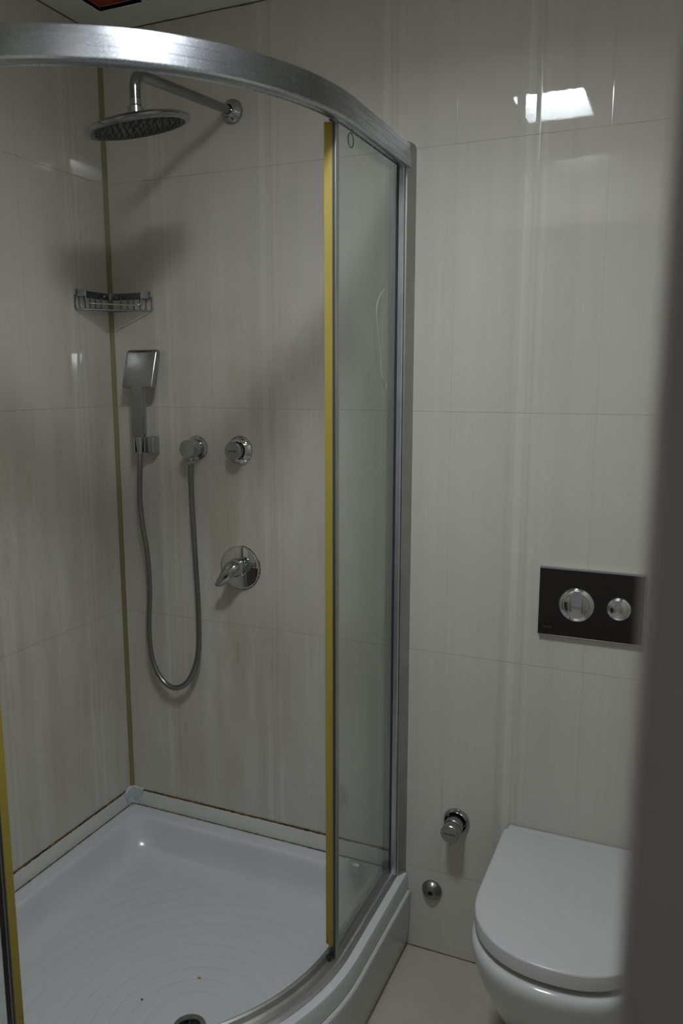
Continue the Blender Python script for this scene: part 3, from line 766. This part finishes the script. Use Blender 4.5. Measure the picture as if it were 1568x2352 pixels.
# flush plate
fp = thing('flush_plate', 'dark brown dual flush plate with two round chrome buttons above the toilet', 'flush plate', (1.331, 0, 1.001))
px0, px1, pz0, pz1 = 1.2155, 1.4475, .920, 1.083
bm = B(); box(bm, px0, px1, -.0115, -.0005, pz0, pz1, .0012); obj('backplate', bm, M_mirror, fp)
bm = B(); box(bm, px0+.0012, px1-.0012, -.0135, -.0112, pz0+.0014, pz1-.0042, .0006); obj('face', bm, M_plate, fp)
def button(x, z_, r):
    bm = B(); lathe(bm, [(r+.0022, .0), (r+.0020, .0004), (r+.0002, .0004), (r+.0001, 0)], (x, -.0134, z_), AX, 64); bt_ = obj('button_gap', bm, M_black, fp)
    bm = B(); pr_ = [(r, 0), (r*.985, .0016), (r*.97, .0022), (r*.76, .0052), (r*.745, .0050)]
    for k in range(9):
        q_ = 1-k/8.0; pr_.append((r*.735*q_, .0050+.0040*(1-q_*q_)*1.0))
    lathe(bm, pr_, (x, -.0134, z_), AX, 72); o = obj('button', bm, M_mirror, fp, smooth=28)
button(1.3015, .999, .0395); button(1.3940, 1.000, .0265)
obj('lettering', text_mesh('VitrA', .0085, on_wall(1.2375, -.01365, .9395)), M_ink, fp)

# toilet
TX = 1.338
wc = thing('toilet', 'white wall-hung toilet with a closed D-shaped lid', 'toilet', (TX, 0, 0))
def dloop(hw, yb, yf, z, pw=2.25, n=44, rc=.012):
    """D outline: straight back at yb, rounded front at yf"""
    P = []; ym = yf + hw*1.02 if (yb-yf) > hw*1.1 else yb-.02; ry = ym-yf
    for k in range(n+1):
        a = PI*k/n; ca, sa = math.cos(a), math.sin(a); e = 2/pw
        P.append(Vector((TX+hw*math.copysign(abs(ca)**e, ca), ym-ry*abs(sa)**e, z)))
    for k in range(1, 7): P.append(Vector((TX-hw, ym+(yb-rc-ym)*k/6, z)))
    for k in range(1, 5):
        a = PI-(PI/2)*k/4; P.append(Vector((TX-hw+rc+rc*math.cos(a), yb-rc+rc*math.sin(a), z)))
    for k in range(1, 6): P.append(Vector((TX-hw+rc+(2*hw-2*rc)*k/6, yb, z)))
    for k in range(0, 4):
        a = PI/2-(PI/2)*k/4; P.append(Vector((TX+hw-rc+rc*math.cos(a), yb-rc+rc*math.sin(a), z)))
    for k in range(0, 6): P.append(Vector((TX+hw, yb-rc+(ym-yb+rc)*k/6, z)))
    return P
bm = B()
loft(bm, [dloop(.120, -.001, -.265, .055), dloop(.132, -.001, -.300, .070), dloop(.144, -.001, -.345, .12), dloop(.156, -.001, -.390, .18), dloop(.167, -.001, -.430, .24), dloop(.176, -.001, -.462, .29), dloop(.1815, -.001, -.481, .33),
          dloop(.1835, -.001, -.487, .352), dloop(.1825, -.001, -.486, .364), dloop(.178, -.001, -.481, .372), dloop(.168, -.001, -.47, .375)])
obj('bowl', bm, M_cer, wc, smooth=50)
bm = B()
loft(bm, [dloop(.164, -.032, -.460, .3765, rc=.01), dloop(.166, -.032, -.462, .3785, rc=.01), dloop(.166, -.032, -.462, .3860, rc=.01), dloop(.164, -.032, -.460, .3875, rc=.01)])
obj('seat', bm, M_lid, wc, smooth=40)
bm = B()
loft(bm, [dloop(.1780, -.031, -.4755, .3880, rc=.008), dloop(.1795, -.031, -.477, .3893, rc=.008), dloop(.1795, -.031, -.477, .4165, rc=.008), dloop(.1790, -.031, -.4765, .4185, rc=.008), dloop(.1775, -.032, -.475, .4202, rc=.008), dloop(.1745, -.034, -.472, .4212, rc=.008), dloop(.168, -.038, -.465, .4215, rc=.008)])
obj('lid', bm, M_lid, wc, smooth=32)
bm = B(); box(bm, TX-.173, TX+.173, -.0300, -.003, .377, .4175, .0055, 3); obj('hinge_cover', bm, M_lid, wc, smooth=40)

# ------------------------------------------------------------------ vanity beside the door (seen only as a reflection)
vn = thing('vanity_cabinet', 'dark wooden vanity cabinet beside the door, mirrored in the flush buttons', 'cabinet', (.27, -1.2, 0))
bm = B(); box(bm, .02, .50, -1.44, -1.02, .08, .78, .003); obj('body', bm, M_wood, vn)
bm = B(); box(bm, .005, .52, -1.452, -1.0, .781, .81, .003); obj('worktop', bm, M_counter, vn)
bm = B(); lathe(bm, [(0, .03), (.12, .035), (.16, .10), (.17, .13), (.175, .13), (.165, .06), (.10, 0), (0, 0)], (.27, -1.22, .811), n=48); solo('wash_basin', bm, M_cer, 'white round wash basin on the vanity, mirrored in the flush buttons', 'wash basin', smooth=40)

# ------------------------------------------------------------------ crumbs in the tray
bm = B(); bmesh.ops.create_icosphere(bm, subdivisions=2, radius=1)
for v in bm.verts: v.co = Vector((v.co.x*.0042, v.co.y*.0026, v.co.z*.0012))*(1+.25*random.random()) + Vector((.539, -.452, .1205))
solo('rust_flake', bm, simple('orange_flake', (.42, .22, .015), .6), 'tiny orange yellow flake on the tray floor above the drain', 'debris')
bm = B(); bmesh.ops.create_icosphere(bm, subdivisions=2, radius=1)
for v in bm.verts: v.co = Vector((v.co.x*.0022, v.co.y*.0020, v.co.z*.0014))*(1+.25*random.random()) + Vector((.457, -.561, .1210))
solo('grit_crumb', bm, M_black, 'tiny black crumb on the tray floor left of the drain', 'debris')
